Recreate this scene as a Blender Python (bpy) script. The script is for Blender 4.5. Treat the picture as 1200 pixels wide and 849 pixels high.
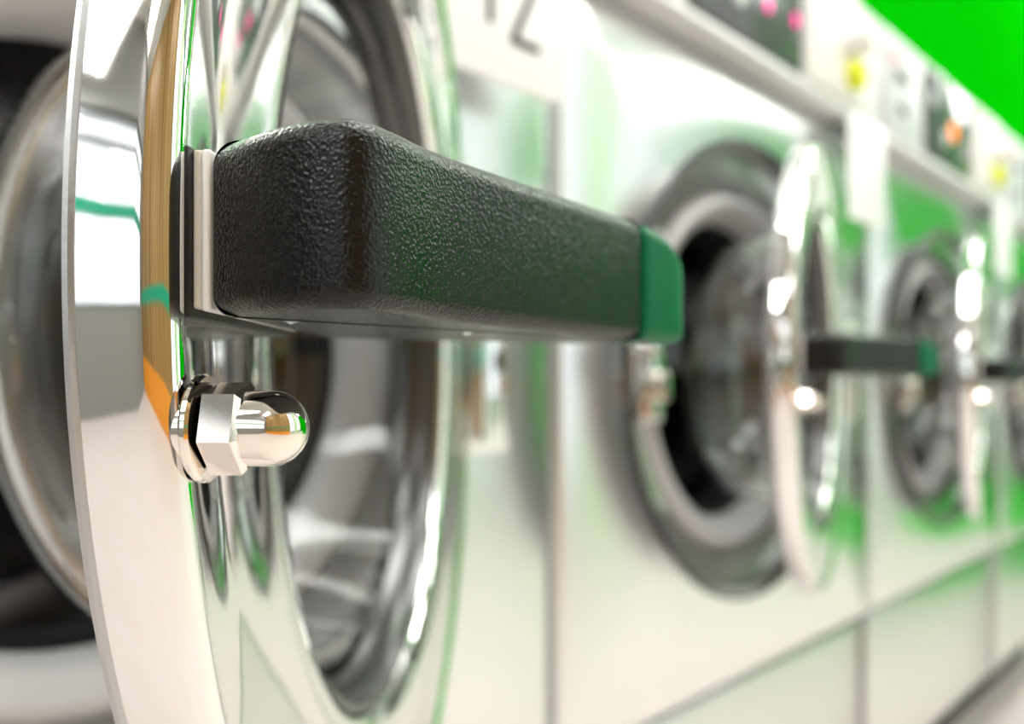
import bpy, bmesh, math, random
from mathutils import Vector, Matrix
random.seed(7)
S = bpy.context.scene
for o in list(bpy.data.objects): bpy.data.objects.remove(o)
C = S.collection
PI = math.pi

# ------------------------------------------------------------------ camera
CAM_Z, CAM_Y = 0.70, -0.4543          # crouching in the aisle, 45 cm off the machine fronts
cam = bpy.data.cameras.new('camera'); cam_o = bpy.data.objects.new('camera', cam); C.objects.link(cam_o)
cam.sensor_width = 36; cam.lens = 30.6
cam.shift_y = 35.5 / 1200
cam.clip_start = 0.01
cam_o.location = (0, CAM_Y, CAM_Z)
cam_o.rotation_euler = (PI/2, 0, math.radians(42.36) - PI/2)
cam.dof.use_dof = True; cam.dof.focus_distance = 0.163; cam.dof.aperture_fstop = 8.0
S.camera = cam_o

# ------------------------------------------------------------------ world (overcast daylight outside the shop windows)
W = bpy.data.worlds.new('world'); S.world = W; W.use_nodes = True
bg = W.node_tree.nodes['Background']; bg.inputs[0].default_value = (0.93, 0.97, 1.0, 1); bg.inputs[1].default_value = 2.3

S.view_settings.view_transform = 'Standard'; S.view_settings.look = 'None'
S.view_settings.gamma = 1; S.view_settings.use_curve_mapping = False
S.view_settings.exposure = -0.52

# ------------------------------------------------------------------ materials
def mat(name, col, rough=.5, metal=0, bump=0, bscale=100, noise_col=None, nscale=5, emit=0, spec=.5, nrough=0, coat=0, stretch=None, trans=0, ior=1.45):
    m = bpy.data.materials.new(name); m.use_nodes = True
    nt = m.node_tree; b = nt.nodes['Principled BSDF']
    b.inputs['Base Color'].default_value = (*col, 1); b.inputs['Roughness'].default_value = rough
    b.inputs['Metallic'].default_value = metal; b.inputs['Specular IOR Level'].default_value = spec
    b.inputs['Coat Weight'].default_value = coat; b.inputs['Transmission Weight'].default_value = trans; b.inputs['IOR'].default_value = ior
    if emit:
        b.inputs['Emission Color'].default_value = (*col, 1); b.inputs['Emission Strength'].default_value = emit
    tc = nt.nodes.new('ShaderNodeTexCoord'); src = tc.outputs['Object']
    if stretch:
        mp = nt.nodes.new('ShaderNodeMapping'); mp.inputs['Scale'].default_value = stretch
        nt.links.new(src, mp.inputs['Vector']); src = mp.outputs['Vector']
    if noise_col is not None or nrough:
        n = nt.nodes.new('ShaderNodeTexNoise'); n.inputs['Scale'].default_value = nscale; n.inputs['Detail'].default_value = 6
        nt.links.new(src, n.inputs['Vector'])
        if noise_col is not None:
            r = nt.nodes.new('ShaderNodeMix'); r.data_type = 'RGBA'
            r.inputs[6].default_value = (*col, 1); r.inputs[7].default_value = (*noise_col, 1)
            nt.links.new(n.outputs['Fac'], r.inputs[0]); nt.links.new(r.outputs[2], b.inputs['Base Color'])
        if nrough:
            mr = nt.nodes.new('ShaderNodeMapRange'); mr.inputs[3].default_value = max(0, rough - nrough); mr.inputs[4].default_value = rough + nrough
            nt.links.new(n.outputs['Fac'], mr.inputs[0]); nt.links.new(mr.outputs[0], b.inputs['Roughness'])
    if bump:
        n = nt.nodes.new('ShaderNodeTexNoise'); n.inputs['Scale'].default_value = bscale; n.inputs['Detail'].default_value = 2
        bp = nt.nodes.new('ShaderNodeBump'); bp.inputs['Strength'].default_value = bump; bp.inputs['Distance'].default_value = .001
        nt.links.new(src, n.inputs['Vector']); nt.links.new(n.outputs['Fac'], bp.inputs['Height']); nt.links.new(bp.outputs[0], b.inputs['Normal'])
    return m

M = {}
M['steel'] = mat('brushed_steel', (.84, .84, .845), .25, 1, nrough=.04, nscale=3, noise_col=(.79, .79, .80))
M['chrome'] = mat('chrome', (.90, .90, .90), .04, 1)
M['door_chrome'] = mat('polished_door_steel', (.90, .895, .885), .045, 1, bump=.10, bscale=40, nrough=.03, nscale=60)
M['nut'] = mat('nickel_nut', (.92, .86, .80), .07, 1)
M['bezel'] = mat('bezel_steel', (.80, .80, .79), .2, .85)
M['drum'] = mat('drum_steel', (.48, .48, .49), .16, 1, bump=.3, bscale=60)
M['edge'] = mat('edge_satin', (.55, .55, .56), .4, 1, bump=.12, bscale=700)
M['seal'] = mat('seal_satin', (.10, .10, .10), .25, .85)
M['rubber'] = mat('black_rubber', (.015, .015, .016), .45)
M['gasket'] = mat('grey_gasket', (.74, .74, .75), .3, noise_col=(.66, .66, .67), nscale=20)
M['plastic'] = mat('white_plastic', (.86, .85, .82), .4)
M['spacer'] = mat('cream_spacer', (.80, .76, .68), .5, bump=.3, bscale=400)
M['panel'] = mat('panel_white', (.78, .79, .80), .35)
M['plate'] = mat('number_plate_white', (.95, .96, .98), .35)
M['ink'] = mat('ink_black', (.02, .02, .022), .5)
M['ink_red'] = mat('ink_red', (.7, .12, .15), .5)
M['grey_label'] = mat('label_grey', (.66, .69, .72), .4)
M['display'] = mat('display_smoke', (.10, .105, .11), .15)
M['led_pink'] = mat('led_pink', (1, .02, .35), .4, emit=1.6)
M['led_orange'] = mat('led_orange', (1, .25, .02), .4, emit=1.5)
M['yellow'] = mat('button_yellow', (.75, .80, .02), .35)
M['tip'] = mat('handle_tip_green_reflection', (.0, .14, .055), .4, bump=.2, bscale=900, spec=.2)  # handle end: green reflection of the room put into the base colour
M['backing'] = mat('grey_backing', (.34, .34, .35), .35)
M['dark'] = mat('dark_recess', (.03, .03, .03), .7)
M['plinth'] = mat('plinth_steel', (.72, .72, .72), .3, 1, nrough=.05, nscale=4)
M['body'] = mat('painted_body', (.07, .07, .065), .6)
M['floor'] = mat('floor_cream', (.74, .665, .66), .45, noise_col=(.68, .59, .55), nscale=3, spec=.3, stretch=(1, 6, 1))
M['mint'] = mat('wall_mint', (.70, .78, .72), .6)
M['wall_grey'] = mat('wall_grey', (.28, .28, .28), .6)
M['lime'] = mat('pillar_lime', (.62, .90, .45), .5)
M['wall'] = mat('wall_white', (.60, .60, .59), .6)
M['green'] = mat('wall_green', (.001, .46, .001), .6, noise_col=(.001, .40, .001), nscale=2, spec=0)
M['teal'] = mat('stripe_teal', (.0, .32, .18), .5)
M['wood'] = mat('wood_cladding', (.62, .36, .12), .4, noise_col=(.0, .0, .0), nscale=1.6, stretch=(6, 1, .25))
M['orange'] = mat('orange_paint', (.85, .32, .03), .5)
M['ceiling'] = mat('ceiling_white', (.88, .88, .88), .8)
M['frame'] = mat('window_frame_grey', (.25, .26, .27), .4, .6)
M['lamp'] = mat('lamp_diffuser', (1, .98, .96), .4, emit=15)
M['lamp_body'] = mat('lamp_housing', (.8, .8, .8), .4)
M['glass'] = mat('bowl_glass', (.97, .99, .985), .0, trans=1, ior=1.47)

# black textured plastic of the handle: pebbled skin (two noise sizes)
m = mat('handle_black', (.003, .003, .0035), .25, spec=.44); M['handle'] = m
nt = m.node_tree; b = nt.nodes['Principled BSDF']; tc = nt.nodes.new('ShaderNodeTexCoord')
v1 = nt.nodes.new('ShaderNodeTexVoronoi'); v1.feature = 'SMOOTH_F1'; v1.inputs['Scale'].default_value = 1500
n1 = nt.nodes.new('ShaderNodeTexNoise'); n1.inputs['Scale'].default_value = 1600; n1.inputs['Detail'].default_value = 1
mx = nt.nodes.new('ShaderNodeMath'); mx.operation = 'ADD'
bp = nt.nodes.new('ShaderNodeBump'); bp.inputs['Strength'].default_value = .36; bp.inputs['Distance'].default_value = .0006
nt.links.new(tc.outputs['Object'], v1.inputs['Vector']); nt.links.new(tc.outputs['Object'], n1.inputs['Vector'])
nt.links.new(v1.outputs['Distance'], mx.inputs[0]); nt.links.new(n1.outputs['Fac'], mx.inputs[1])
nt.links.new(mx.outputs[0], bp.inputs['Height']); nt.links.new(bp.outputs[0], b.inputs['Normal'])

# thin window pane: mostly see-through
m = bpy.data.materials.new('window_glass'); m.use_nodes = True; M['pane'] = m
nt = m.node_tree; nt.nodes.clear()
out = nt.nodes.new('ShaderNodeOutputMaterial'); mixs = nt.nodes.new('ShaderNodeMixShader'); tr = nt.nodes.new('ShaderNodeBsdfTransparent'); gl = nt.nodes.new('ShaderNodeBsdfGlossy')
gl.inputs['Roughness'].default_value = .02; mixs.inputs[0].default_value = .06
nt.links.new(tr.outputs[0], mixs.inputs[1]); nt.links.new(gl.outputs[0], mixs.inputs[2]); nt.links.new(mixs.outputs[0], out.inputs[0])

# ------------------------------------------------------------------ mesh helpers
class MB:
    def __init__(self): self.v = []; self.f = []
    def add(self, vs, fs):
        n = len(self.v); self.v += [tuple(p) for p in vs]; self.f += [tuple(i + n for i in f) for f in fs]; return self
    def box(self, x0, x1, y0, y1, z0, z1, c=0):
        if c <= 0:
            vs = [(x, y, z) for z in (z0, z1) for y in (y0, y1) for x in (x0, x1)]
            return self.add(vs, [(0, 2, 3, 1), (4, 5, 7, 6), (0, 1, 5, 4), (2, 6, 7, 3), (0, 4, 6, 2), (1, 3, 7, 5)])
        bm = bmesh.new(); bmesh.ops.create_cube(bm, size=1)
        for v in bm.verts:
            v.co = ((x0 + x1)/2 + v.co.x*(x1 - x0), (y0 + y1)/2 + v.co.y*(y1 - y0), (z0 + z1)/2 + v.co.z*(z1 - z0))
        bmesh.ops.bevel(bm, geom=list(bm.edges), offset=c, segments=3, profile=.5, affect='EDGES')
        bm.verts.index_update()
        self.add([v.co for v in bm.verts], [[v.index for v in f.verts] for f in bm.faces]); bm.free(); return self
    def lathe(self, prof, cx=0, cz=0, n=96, closed=False, cy=0, a0=0, a1=2*PI):
        """profile (r, y) spun about the y axis through (cx, cz)"""
        full = abs(a1 - a0 - 2*PI) < 1e-6; k = n if full else n + 1; m = len(prof)
        vs = [(cx + r*math.cos(a0 + (a1 - a0)*i/n), cy + y, cz + r*math.sin(a0 + (a1 - a0)*i/n)) for i in range(k) for r, y in prof]
        fs = []
        for i in range(n):
            j = (i + 1) % k
            for q in range(m if closed else m - 1):
                q2 = (q + 1) % m
                fs.append((i*m + q, j*m + q, j*m + q2, i*m + q2))
        return self.add(vs, fs)
    def prism_y(self, pts, y0, y1):
        n = len(pts); vs = [(x, y0, z) for x, z in pts] + [(x, y1, z) for x, z in pts]
        fs = [tuple(range(n)), tuple(reversed(range(n, 2*n)))] + [(i, i + n, (i + 1) % n + n, (i + 1) % n) for i in range(n)]
        return self.add(vs, fs)
    def build(self, name, m, parent=None, sharp=35, loc=None):
        me = bpy.data.meshes.new(name); me.from_pydata(self.v, [], self.f)
        bm = bmesh.new(); bm.from_mesh(me); bmesh.ops.remove_doubles(bm, verts=bm.verts, dist=1e-6)
        bmesh.ops.recalc_face_normals(bm, faces=bm.faces); bm.to_mesh(me); bm.free()
        for p in me.polygons: p.use_smooth = True
        me.set_sharp_from_angle(angle=math.radians(sharp))
        me.materials.append(m)
        o = bpy.data.objects.new(name, me); C.objects.link(o)
        if parent: o.parent = parent
        if loc: o.location = loc
        return o

def tag(o, label=None, cat=None, group=None, kind=None):
    if label: o['label'] = label
    if cat: o['category'] = cat
    if group: o['group'] = group
    if kind: o['kind'] = kind
    return o
def struct(o): o['kind'] = 'structure'; return o

def stroke(pts, w):
    """2-D ribbon with round ends around a polyline -> outline (x, z)"""
    L, R_ = [], []
    n = len(pts)
    for i, p in enumerate(pts):
        a = Vector(pts[max(0, i - 1)]); c = Vector(pts[min(n - 1, i + 1)]); d = (c - a).normalized(); nn = Vector((-d.y, d.x))*w/2
        L.append(Vector(p) + nn); R_.append(Vector(p) - nn)
    def cap(c, frm):
        out = []
        d = frm - c
        for k in range(1, 6):
            a = -PI*k/6; out.append(c + Vector((d.x*math.cos(a) - d.y*math.sin(a), d.x*math.sin(a) + d.y*math.cos(a))))
        return out
    e = Vector(pts[-1]); s0 = Vector(pts[0])
    return [tuple(p) for p in L + cap(e, L[-1]) + R_[::-1] + cap(s0, R_[0])]

# ------------------------------------------------------------------ room
X0, X1, Y0, Y1, H = -2.6, 6.3, -2.7, 0.95, 3.2
struct(MB().box(X0 - .2, X1 + .2, Y0 - .2, Y1 + .2, -.1, 0).build('floor', M['floor']))
struct(MB().box(X0 - .2, X1 + .2, Y0 - .2, Y1 + .2, H, H + .1).build('ceiling', M['ceiling']))
struct(MB().box(X0 - .2, X1 + .2, Y1, Y1 + .15, 0, H).build('wall_back', M['wall']))
LY0, LY1, LZ0, LZ1 = -2.5, -.35, .75, 2.2       # big side window at the near end of the aisle
struct(MB().box(X0 - .15, X0, Y0, Y1, 0, LZ0).box(X0 - .15, X0, Y0, Y1, LZ1, H).box(X0 - .15, X0, Y0, LY0, LZ0, LZ1).box(X0 - .15, X0, LY1, Y1, LZ0, LZ1).build('wall_left', M['wall_grey']))
w = struct(MB().box(X0 - .09, X0 - .085, LY0, LY1, LZ0, LZ1).build('window_4', M['pane']))
fr = MB(); t = .05
fr.box(X0 - .12, X0 - .05, LY0, LY0 + t, LZ0, LZ1).box(X0 - .12, X0 - .05, LY1 - t, LY1, LZ0, LZ1).box(X0 - .12, X0 - .05, LY0 + t, LY1 - t, LZ0, LZ0 + t).box(X0 - .12, X0 - .05, LY0 + t, LY1 - t, LZ1 - t, LZ1)
fr.box(X0 - .12, X0 - .05, LY0 + t, LY1 - t, 1.95, 1.98)
fr.build('window_frame', M['frame'], w)
MB().box(X0 - .12, X0 - .04, LY0 + t, LY1 - t, 1.42, 1.52).build('glazing_bar', M['teal'], w)
struct(MB().box(X1, X1 + .15, Y0, Y1, 0, H).build('wall_right', M['green']))
struct(MB().box(1.20, X1, .0, Y1, 1.226, H).build('wall_bulkhead', M['green'], None))
struct(MB().box(X0, 1.20, .0, Y1, 1.226, H).build('wall_bulkhead_pale', M['mint'], None))
# shop front with three tall windows
WX = [(1.3, 2.50), (3.15, 4.4), (4.5, 5.5)]; WZ0, WZ1 = .30, 3.05
wf = MB()
wf.box(X0, X1, Y0 - .15, Y0, WZ1, H).box(WX[0][0], WX[-1][1], Y0 - .15, Y0, 0, WZ0)
for (a, b_), (c_, d_) in zip(WX, WX[1:]): wf.box(b_, c_, Y0 - .15, Y0, WZ0, WZ1)
struct(wf.build('wall_front', M['wall']))
struct(MB().box(X0, WX[0][0], Y0 - .15, Y0, 0, WZ1).build('wall_front_wood', M['wood']))
struct(MB().box(WX[-1][1], X1, Y0 - .15, Y0, 0, WZ1).build('wall_front_green', M['green']))
for i, (a, b_) in enumerate(WX):
    w = struct(MB().box(a, b_, Y0 - .09, Y0 - .085, WZ0, WZ1).build('window_%d' % (i + 1), M['pane']))
    fr = MB(); t = .045
    fr.box(a, a + t, Y0 - .12, Y0 - .05, WZ0, WZ1).box(b_ - t, b_, Y0 - .12, Y0 - .05, WZ0, WZ1).box(a + t, b_ - t, Y0 - .12, Y0 - .05, WZ0, WZ0 + t).box(a + t, b_ - t, Y0 - .12, Y0 - .05, WZ1 - t, WZ1)
    fr.build('window_frame', M['frame'], w)
# painted stripes round the shop
struct(MB().box(4.0, X1, -1.4, -.002, 0, .012).build('trim_1', M['green']))
struct(MB().box(X0 + .006, WX[0][0], Y0, Y0 + .006, .80, .90).build('trim_2', M['teal']))
struct(MB().box(X0 + .006, WX[0][0], Y0, Y0 + .012, .0, .34).build('trim_3', M['orange']))
struct(MB().box(WX[0][1] + .01, WX[1][0] - .01, Y0, Y0 + .02, 0, H).build('trim_4', M['lime']))
# ceiling lamps: open fluorescent battens
lampn = 0
for lx, where in ((-1.8, 'by the side window'), (.7, 'above the machine numbered 12'), (2.5, 'above the middle of the row'), (5.0, 'by the green end wall')):
    for ly, side in ((-.36, 'close to the machines'), (-1.95, 'close to the shop windows')):
        root = bpy.data.objects.new('ceiling_lamp', None); C.objects.link(root); LH = 2.40 if ly > -1 else H; root.location = (lx, ly, LH)
        tag(root, 'white flat ceiling lamp %s, %s' % (where, side), 'lamp', 'flat lamps on the ceiling')
        MB().box(-.62, .62, -.34, .34, -.045, 0, .008).build('housing', M['lamp_body'], root)
        if LH < H:
            for rx in (-.5, .5): MB().box(rx - .004, rx + .004, -.004, .004, -.002, H - LH).build('suspension_rod', M['lamp_body'], root)
        MB().box(-.57, .57, -.30, .30, -.062, -.040, .006).build('diffuser', M['lamp'], root)

# ------------------------------------------------------------------ washing machines
PITCH = .70; SEAM0 = -.1496                 # left edge of machine 12
HW = PITCH/2 - .005
ZF0, ZF1, ZTOP, ZP0 = .383, 1.049, 1.220, .126
PCZ = .725; PR = .250

def front_panel_mesh():
    mb = MB(); c = .009
    ang = sorted(set([2*PI*i/96 for i in range(96)]))
    x0, x1, z0, z1 = -HW, HW, ZF0 + .004, ZF1
    def rect(a, inset):
        dx, dz = math.cos(a), math.sin(a); ts = []
        if dx > 1e-9: ts.append((x1 - inset)/dx)
        if dx < -1e-9: ts.append((x0 + inset)/dx)
        if dz > 1e-9: ts.append((z1 - inset - PCZ)/dz)
        if dz < -1e-9: ts.append((z0 + inset - PCZ)/dz)
        t = min(ts); return dx*t, PCZ + dz*t
    for cx in (x0, x1):
        for cz in (z0, z1): ang.append(math.atan2(cz - PCZ, cx) % (2*PI))
    ang = sorted(set(round(a, 6) for a in ang)); n = len(ang)
    rings = []
    rings.append([(PR*math.cos(a), .03, PCZ + PR*math.sin(a)) for a in ang])
    rings.append([(PR*math.cos(a), 0, PCZ + PR*math.sin(a)) for a in ang])
    rings.append([(rect(a, c)[0], 0, rect(a, c)[1]) for a in ang])
    rings.append([(rect(a, c*.3)[0], c*.3, rect(a, c*.3)[1]) for a in ang])
    rings.append([(rect(a, 0)[0], c, rect(a, 0)[1]) for a in ang])
    rings.append([(rect(a, 0)[0], .04, rect(a, 0)[1]) for a in ang])
    vs = [p for r in rings for p in r]; fs = []
    for q in range(len(rings) - 1):
        for i in range(n):
            j = (i + 1) % n; fs.append((q*n + i, q*n + j, (q + 1)*n + j, (q + 1)*n + i))
    return mb.add(vs, fs)

def screw(mb, x, y, z, r=.008):
    return mb.lathe([(0, y - .005), (r*.6, y - .0045), (r*.95, y - .0025), (r, y)], cx=x, cz=z, n=20)

def rounded_solid(plan, z0, z1, r, steps=4, rt=None):
    """plan outline (x, y) counter-clockwise, extruded in z with rolled top and bottom edges"""
    rt = rt or r
    n = len(plan); P_ = [Vector(p) for p in plan]
    area = sum(P_[i].x*P_[(i + 1) % n].y - P_[(i + 1) % n].x*P_[i].y for i in range(n))
    if area < 0: P_.reverse()
    N = []
    for i in range(n):
        d = (P_[(i + 1) % n] - P_[i - 1]).normalized(); N.append(Vector((-d.y, d.x)))
    lv = []
    for k in range(steps + 1):
        a = PI/2*k/steps; lv.append((r*(1 - math.sin(a)), z0 + r*(1 - math.cos(a))))
    for k in range(steps + 1):
        a = PI/2*k/steps; lv.append((rt*(1 - math.cos(a)), z1 - rt*(1 - math.sin(a))))
    vs = []; fs = []
    for ins, z in lv: vs += [(p.x + nn.x*ins, p.y + nn.y*ins, z) for p, nn in zip(P_, N)]
    for q in range(len(lv) - 1):
        for i in range(n):
            j = (i + 1) % n; fs.append((q*n + i, q*n + j, (q + 1)*n + j, (q + 1)*n + i))
    fs.append(tuple(reversed(range(n)))); fs.append(tuple(range((len(lv) - 1)*n, len(lv)*n)))
    return MB().add(vs, fs)

def smooth_closed(pts, it=3, keep=()):
    """corner cutting on a closed outline"""
    for _ in range(it):
        out = []
        for i in range(len(pts)):
            a, b_ = Vector(pts[i]), Vector(pts[(i + 1) % len(pts)])
            out += [tuple(a*.75 + b_*.25), tuple(a*.25 + b_*.75)]
        pts = out
    return pts

DR = .2375                                   # door radius
def make_door(root, px, phi):
    """hinge axis at the local origin, free edge towards -x, outside towards -y"""
    cx = -DR
    ring = [(.2345, .0108), (.2362, .0107), (.2366, .0104), (.2366, .0096), (.2366, .0090), (.2366, -.0020), (.2364, -.0032), (.2352, -.0066), (.2330, -.0084), (.2305, -.0088), (.2280, -.0078),
            (.2262, -.0062), (.2240, -.0056), (.2100, -.0060), (.1950, -.0062), (.1800, -.0056), (.1680, -.0040), (.1625, -.0015), (.1605, .0020), (.1600, .0070), (.1600, .0150), (.1660, .0165), (.2250, .0150)]
    d = MB().lathe(ring, cx=cx, n=200, closed=True).build('door', M['door_chrome'], root, 40)
    d.location = (px, 0, PCZ); d.rotation_euler = (0, 0, phi)
    d['label'] = 'round polished steel door ring standing open'
    MB().lathe([(.1600, .0165), (.1640, .0168), (.1640, .026), (.1570, .028), (.1510, .026), (.1500, .020), (.1530, .014), (.1530, .010), (.1560, .0060), (.1570, .0020), (.1600, .0015)], cx=cx, n=120, closed=True).build('door_seal', M['seal'], d)
    MB().lathe([(.2345, .0112), (.2370, .0114), (.2378, .0109), (.2378, .0098), (.2366, .0093), (.2350, .0100)], cx=cx, n=200, closed=True).build('edge_trim', M['edge'], d)
    MB().lathe([(.1650, .0166), (.2200, .0152), (.2210, .0170), (.2190, .0185), (.1700, .0200), (.1650, .0190)], cx=cx, n=120, closed=True).build('door_back', M['backing'], d)
    outer = [(.1490, .020), (.1470, .040), (.1430, .065), (.1370, .088), (.1270, .108), (.1100, .122), (.0850, .130), (.0550, .134), (.0250, .1355), (0, .136)]
    inner = [(0, .130), (.0250, .1295), (.0550, .128), (.0830, .124), (.1060, .116), (.1215, .103), (.1310, .085), (.1370, .064), (.1410, .040), (.1430, .020)]
    g = MB().lathe(outer + inner, cx=cx, n=120, closed=True).build('glass_bowl', M['glass'], d, 60)
    # hinge knuckle on the ring's far side
    k = MB().box(-.030, .004, -.004, .014, -.05, .05, .003)
    k.build('hinge_leaf', M['chrome'], d)
    # handle: black lever on a stack of spacers near the free edge
    hz0, hz1 = -.0105, .0230
    plan = [(-.4657, -.0134), (-.4740, -.0232), (-.4785, -.0310), (-.4812, -.0385), (-.4812, -.0455), (-.4740, -.0505), (-.4580, -.0562), (-.4300, -.0733), (-.3980, -.0929), (-.3856, -.1005),
            (-.3856, -.1005), (-.3600, -.0930), (-.3720, -.0642), (-.3859, -.0300), (-.3950, -.0160), (-.4035, -.0134), (-.4400, -.0134), (-.4657, -.0134)]
    plan = smooth_closed(plan, 3)
    rounded_solid(plan, hz0, hz1, .0040, 8, .0048).build('handle', M['handle'], d, 50)
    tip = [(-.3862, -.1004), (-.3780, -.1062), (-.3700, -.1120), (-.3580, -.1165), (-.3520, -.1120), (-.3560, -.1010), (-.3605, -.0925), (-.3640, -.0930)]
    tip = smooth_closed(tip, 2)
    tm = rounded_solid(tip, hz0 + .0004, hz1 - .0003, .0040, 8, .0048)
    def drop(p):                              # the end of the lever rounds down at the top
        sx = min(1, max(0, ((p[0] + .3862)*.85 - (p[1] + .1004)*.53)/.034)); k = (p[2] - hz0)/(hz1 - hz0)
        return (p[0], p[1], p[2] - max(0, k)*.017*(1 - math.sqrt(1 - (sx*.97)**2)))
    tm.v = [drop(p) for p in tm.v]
    tm.build('handle_tip', M['tip'], d, 50)['label'] = 'end of the handle with a green reflection painted in'
    MB().box(-.4675, -.408, -.0092, -.0052, hz0 - .0004, hz1 - .001, .0006).build('handle_gasket', M['rubber'], d)
    MB().box(-.4655, -.410, -.0110, -.0092, hz0 + .0015, hz1 - .0015, .0006).build('handle_spacer', M['spacer'], d)
    MB().box(-.4660, -.412, -.0129, -.0110, hz0 + .0010, hz1 - .0015, .0007).build('handle_spacer', M['plastic'], d)
    MB().box(-.4645, -.414, -.0142, -.0129, hz0 + .0045, hz1 - .006, .0005).build('handle_shim', M['plastic'], d)
    # screws under the handle
    for sx, sy in ((-.452, -.024), (-.415, -.056)):
        mb = MB()
        n = 14; vs = [(sx, sy, hz0 - .0005)] + [(sx + .0018*math.cos(2*PI*i/n), sy + .0018*math.sin(2*PI*i/n), hz0 + .0001) for i in range(n)]
        mb.add(vs, [(0, 1 + (i + 1) % n, 1 + i) for i in range(n)]).build('handle_screw', M['chrome'], d)
    # cap nut with flange and boss
    nx, nz = -.4622, -.0320
    MB().lathe([(0, -.0050), (.0078, -.0050), (.0078, -.0100), (0, -.0100)], cx=nx, cz=nz, n=32).build('nut_boss', M['nut'], d)
    MB().lathe([(0, -.0094), (.0102, -.0094), (.0107, -.0100), (.0107, -.0108), (.0102, -.0114), (0, -.0114)], cx=nx, cz=nz, n=40).build('nut_washer', M['nut'], d)
    mb = MB(); rr = .0093; n = 6
    hexa = lambda r, y: [(nx + r*math.cos(PI/3*i + .25), y, nz + r*math.sin(PI/3*i + .25)) for i in range(6)]
    vs = hexa(rr*.88, -.0118) + hexa(rr, -.0124) + hexa(rr, -.0186) + hexa(rr*.86, -.0196)
    fs = [(q*6 + i, q*6 + (i + 1) % 6, (q + 1)*6 + (i + 1) % 6, (q + 1)*6 + i) for q in range(3) for i in range(6)] + [tuple(range(6)), tuple(range(18, 24))]
    mb.add(vs, fs); mb.build('cap_nut', M['nut'], d, 20)
    dome = [(.0074, -.0190), (.0074, -.0235)] + [(.0074*math.cos(PI/2*k/10), -.0235 - .0072*math.sin(PI/2*k/10)) for k in range(1, 11)]
    MB().lathe(dome, cx=nx, cz=nz, n=40).build('nut_dome', M['nut'], d, 60)
    return d

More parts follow.
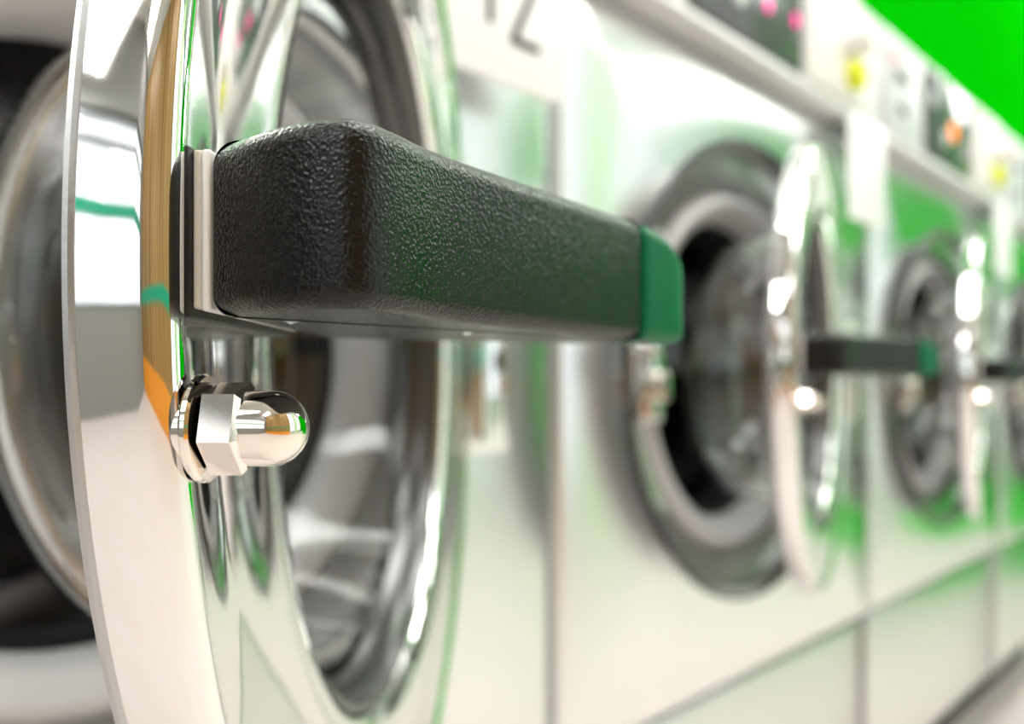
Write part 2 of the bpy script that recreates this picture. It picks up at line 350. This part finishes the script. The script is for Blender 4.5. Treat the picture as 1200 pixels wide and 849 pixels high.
def make_machine(idx, phi, label, led, number):
    xc = SEAM0 + PITCH*idx + PITCH/2
    root = bpy.data.objects.new('washing_machine', None); C.objects.link(root); root.location = (xc, 0, 0)
    tag(root, label, 'washing machine', 'front-loading washers in a row')
    # cabinet: back, sides, top and bottom behind the front sheet
    bw = PITCH/2 - .006
    mb = MB()
    mb.box(-bw, -bw + .006, .04, .80, ZP0, ZTOP - .012).box(bw - .006, bw, .04, .80, ZP0, ZTOP - .012).box(-bw + .006, bw - .006, .794, .80, ZP0, ZTOP - .012)
    mb.box(-bw, bw, .02, .80, ZTOP - .012, ZTOP).box(-bw + .006, bw - .006, .04, .794, ZP0, ZP0 + .006)
    mb.build('cabinet', M['body'], root)
    front_panel_mesh().build('front_panel', M['steel'], root, 30)
    MB().box(-HW, HW, .012, .04, ZP0 + .01, ZF0 - .006, .005).build('lower_panel', M['plinth'], root)
    MB().box(-HW + .004, HW - .004, .10, .70, 0, ZP0).build('toe_kick', M['dark'], root)
    screw(MB(), -PITCH/2 + .012, .0115, .254, .009).build('panel_screw', M['chrome'], root)
    MB().box(-PITCH/2 + .003, -PITCH/2 + .017, .006, .02, ZP0 + .01, ZF0 - .006, .002).build('joint_strip', M['plinth'], root)
    # control panel with a rolled lower lip
    cp = MB().box(-HW, HW, -.016, .02, ZF1 + .018, ZTOP, .005).build('control_panel', M['panel'], root)
    MB().box(-HW, HW, -.024, .02, ZF1 + .002, ZF1 + .018, .008).build('panel_lip', M['panel'], cp)
    L = -PITCH/2 - .045
    MB().box(L + .222, L + .474, -.021, -.015, ZF1 + .022, ZTOP - .012, .003).build('display', M['display'], cp)
    if led == 'pink':
        for (x, z) in ((.385, 1.122), (.455, 1.128)):
            MB().box(L + x - .006, L + x + .005, -.0225, -.0205, z - .007, z + .007, .001).build('indicator_light', M['led_pink'], cp)
    else:
        MB().lathe([(0, -.026), (.012, -.025), (.016, -.0215), (.016, -.0205)], cx=L + .357, cz=1.132, n=24).build('indicator_light', M['led_orange'], cp)
    for (x, z) in ((.26, 1.165), (.32, 1.115), (.29, 1.20)):
        MB().lathe([(0, -.0235), (.013, -.023), (.015, -.0205)], cx=L + x, cz=z, n=24).build('push_button', M['grey_label'], cp)
    MB().box(L + .487, L + .650, -.024, -.015, ZF1 + .022, ZTOP - .008, .004).build('dispenser_front', M['plastic'], cp)
    MB().lathe([(0, -.052), (.018, -.051), (.021, -.047), (.021, -.0235)], cx=L + .612, cz=1.150, n=28).build('dispenser_knob', M['plastic'], cp)
    MB().lathe([(0, -.040), (.016, -.039), (.019, -.035), (.019, -.0235)], cx=L + .615, cz=1.106, n=28).build('start_button', M['yellow'], cp)
    MB().box(L + .050, L + .200, -.020, -.015, ZF1 + .022, ZTOP - .012, .002).build('instruction_label', M['grey_label'], cp)
    for (x0, x1, z0, z1, mm) in ((.07, .10, 1.172, 1.184, 'ink_red'), (.085, .14, 1.150, 1.166, 'ink'), (.10, .135, 1.104, 1.118, 'ink')):
        MB().box(L + x0, L + x1, -.0206, -.0198, z0, z1).build('printed_line', M[mm], cp)
    # number plate hung over the upper right corner of the front
    npx, npz0, npz1 = L + .593, CAM_Z + .221, CAM_Z + .357
    pl = MB().box(npx, npx + .124, -.030, -.026, npz0, npz1, .0015).build('number_plate', M['plate'], root)
    if number:
        dx, dz = npx + .010, npz0 - .008
        MB().prism_y(stroke([(dx + .024, dz + .099), (dx + .034, dz + .110), (dx + .034, dz + .080), (dx + .034, dz + .050)], .0056), -.0312, -.0298).build('digit', M['ink'], pl)
        cxx, czz, rr = dx + .070, dz + .095, .0140
        two = [(cxx + rr*math.cos(a), czz + rr*math.sin(a)) for a in [PI - k*(PI + .55)/12 for k in range(13)]]
        two += [(dx + .064, dz + .055), (dx + .0580, dz + .0425)]
        mbd = MB().prism_y(stroke(two, .0056), -.0312, -.0298)
        mbd.prism_y(stroke([(dx + .0580, dz + .0425), (dx + .085, dz + .0425)], .0056), -.0313, -.0299)
        mbd.build('digit', M['ink'], pl)
    # port: dark outer trim, dished steel bezel, pale gasket, black boot, drum
    MB().lathe([(.2515, .002), (.2525, -.002), (.2505, -.0045), (.2475, -.0040), (.2465, .004), (.2480, .012)], cz=PCZ, n=128, closed=True).build('port_trim', M['rubber'], root)
    MB().lathe([(.2475, -.002), (.2460, .004), (.2420, .009), (.2300, .0135), (.2150, .018), (.2020, .021), (.2020, .055), (.2480, .055), (.2480, .002)], cz=PCZ, n=128, closed=True).build('port_bezel', M['bezel'], root)
    MB().lathe([(.2030, .052), (.2025, .030), (.1960, .026), (.1930, .019), (.1880, .016), (.1830, .017), (.1790, .021), (.1730, .024), (.1680, .032), (.1660, .046), (.1680, .058)], cz=PCZ, n=128, closed=True).build('port_gasket', M['gasket'], root)
    MB().lathe([(.1700, .058), (.1660, .050), (.1640, .060), (.1700, .070), (.1650, .080), (.1700, .090), (.1650, .100), (.1690, .110), (.1760, .110), (.1760, .058)], cz=PCZ, n=128, closed=True).build('rubber_boot', M['rubber'], root)
    drum = MB().lathe([(.1680, .108), (.1720, .104), (.1800, .106), (.2450, .128), (.2560, .140), (.2600, .160), (.2600, .540), (.2500, .560), (.1000, .575), (.0400, .560), (0, .558)], cz=PCZ, n=128).build('drum', M['drum'], root)
    for k in range(3):
        a = PI/2 + .35 + k*2*PI/3
        lf = MB().add([(r*math.cos(a + da), y, PCZ + r*math.sin(a + da)) for y in (.15, .55) for r, da in ((.262, -.22), (.205, -.06), (.195, 0), (.205, .06), (.262, .22))],
                      [(i, i + 1, i + 6, i + 5) for i in range(4)] + [(0, 1, 2, 3, 4), (9, 8, 7, 6, 5)])
        lf.build('drum_lifter', M['drum'], drum)
    # latch catch at the left of the port
    lt = MB().box(-.236, -.206, -.012, .045, PCZ - .055, PCZ + .022, .004).build('latch', M['chrome'], root)
    MB().box(-.231, -.213, -.026, -.011, PCZ - .034, PCZ - .006, .005).build('latch_tongue', M['nut'], lt)
    for dz in (-.046, .012): screw(MB(), -.221, -.011, PCZ + dz, .007).build('latch_screw', M['chrome'], lt)
    # hinge on the right of the port
    hg = MB().box(.236, .290, -.006, .004, PCZ - .07, PCZ + .07, .003).build('hinge', M['chrome'], root)
    kn = MB().lathe([(0, -.06), (.007, -.06), (.007, .06), (0, .06)], n=20).build('hinge_pin', M['chrome'], hg)
    kn.rotation_euler = (PI/2, 0, 0); kn.location = (.252, -.010, PCZ)
    make_door(root, .240, phi)
    return root

R = math.radians
make_machine(0, R(38.5), 'stainless front-loading washing machine numbered 12, its open door and handle filling the foreground', 'pink', True)
make_machine(1, R(16.5), 'stainless front-loading washing machine with pink display lights, right of the one numbered 12', 'pink', False)
make_machine(2, R(11.5), 'stainless front-loading washing machine with orange display light, third along the row', 'orange', False)
make_machine(3, R(9), 'stainless front-loading washing machine at the far right edge of the photo', 'orange', False)
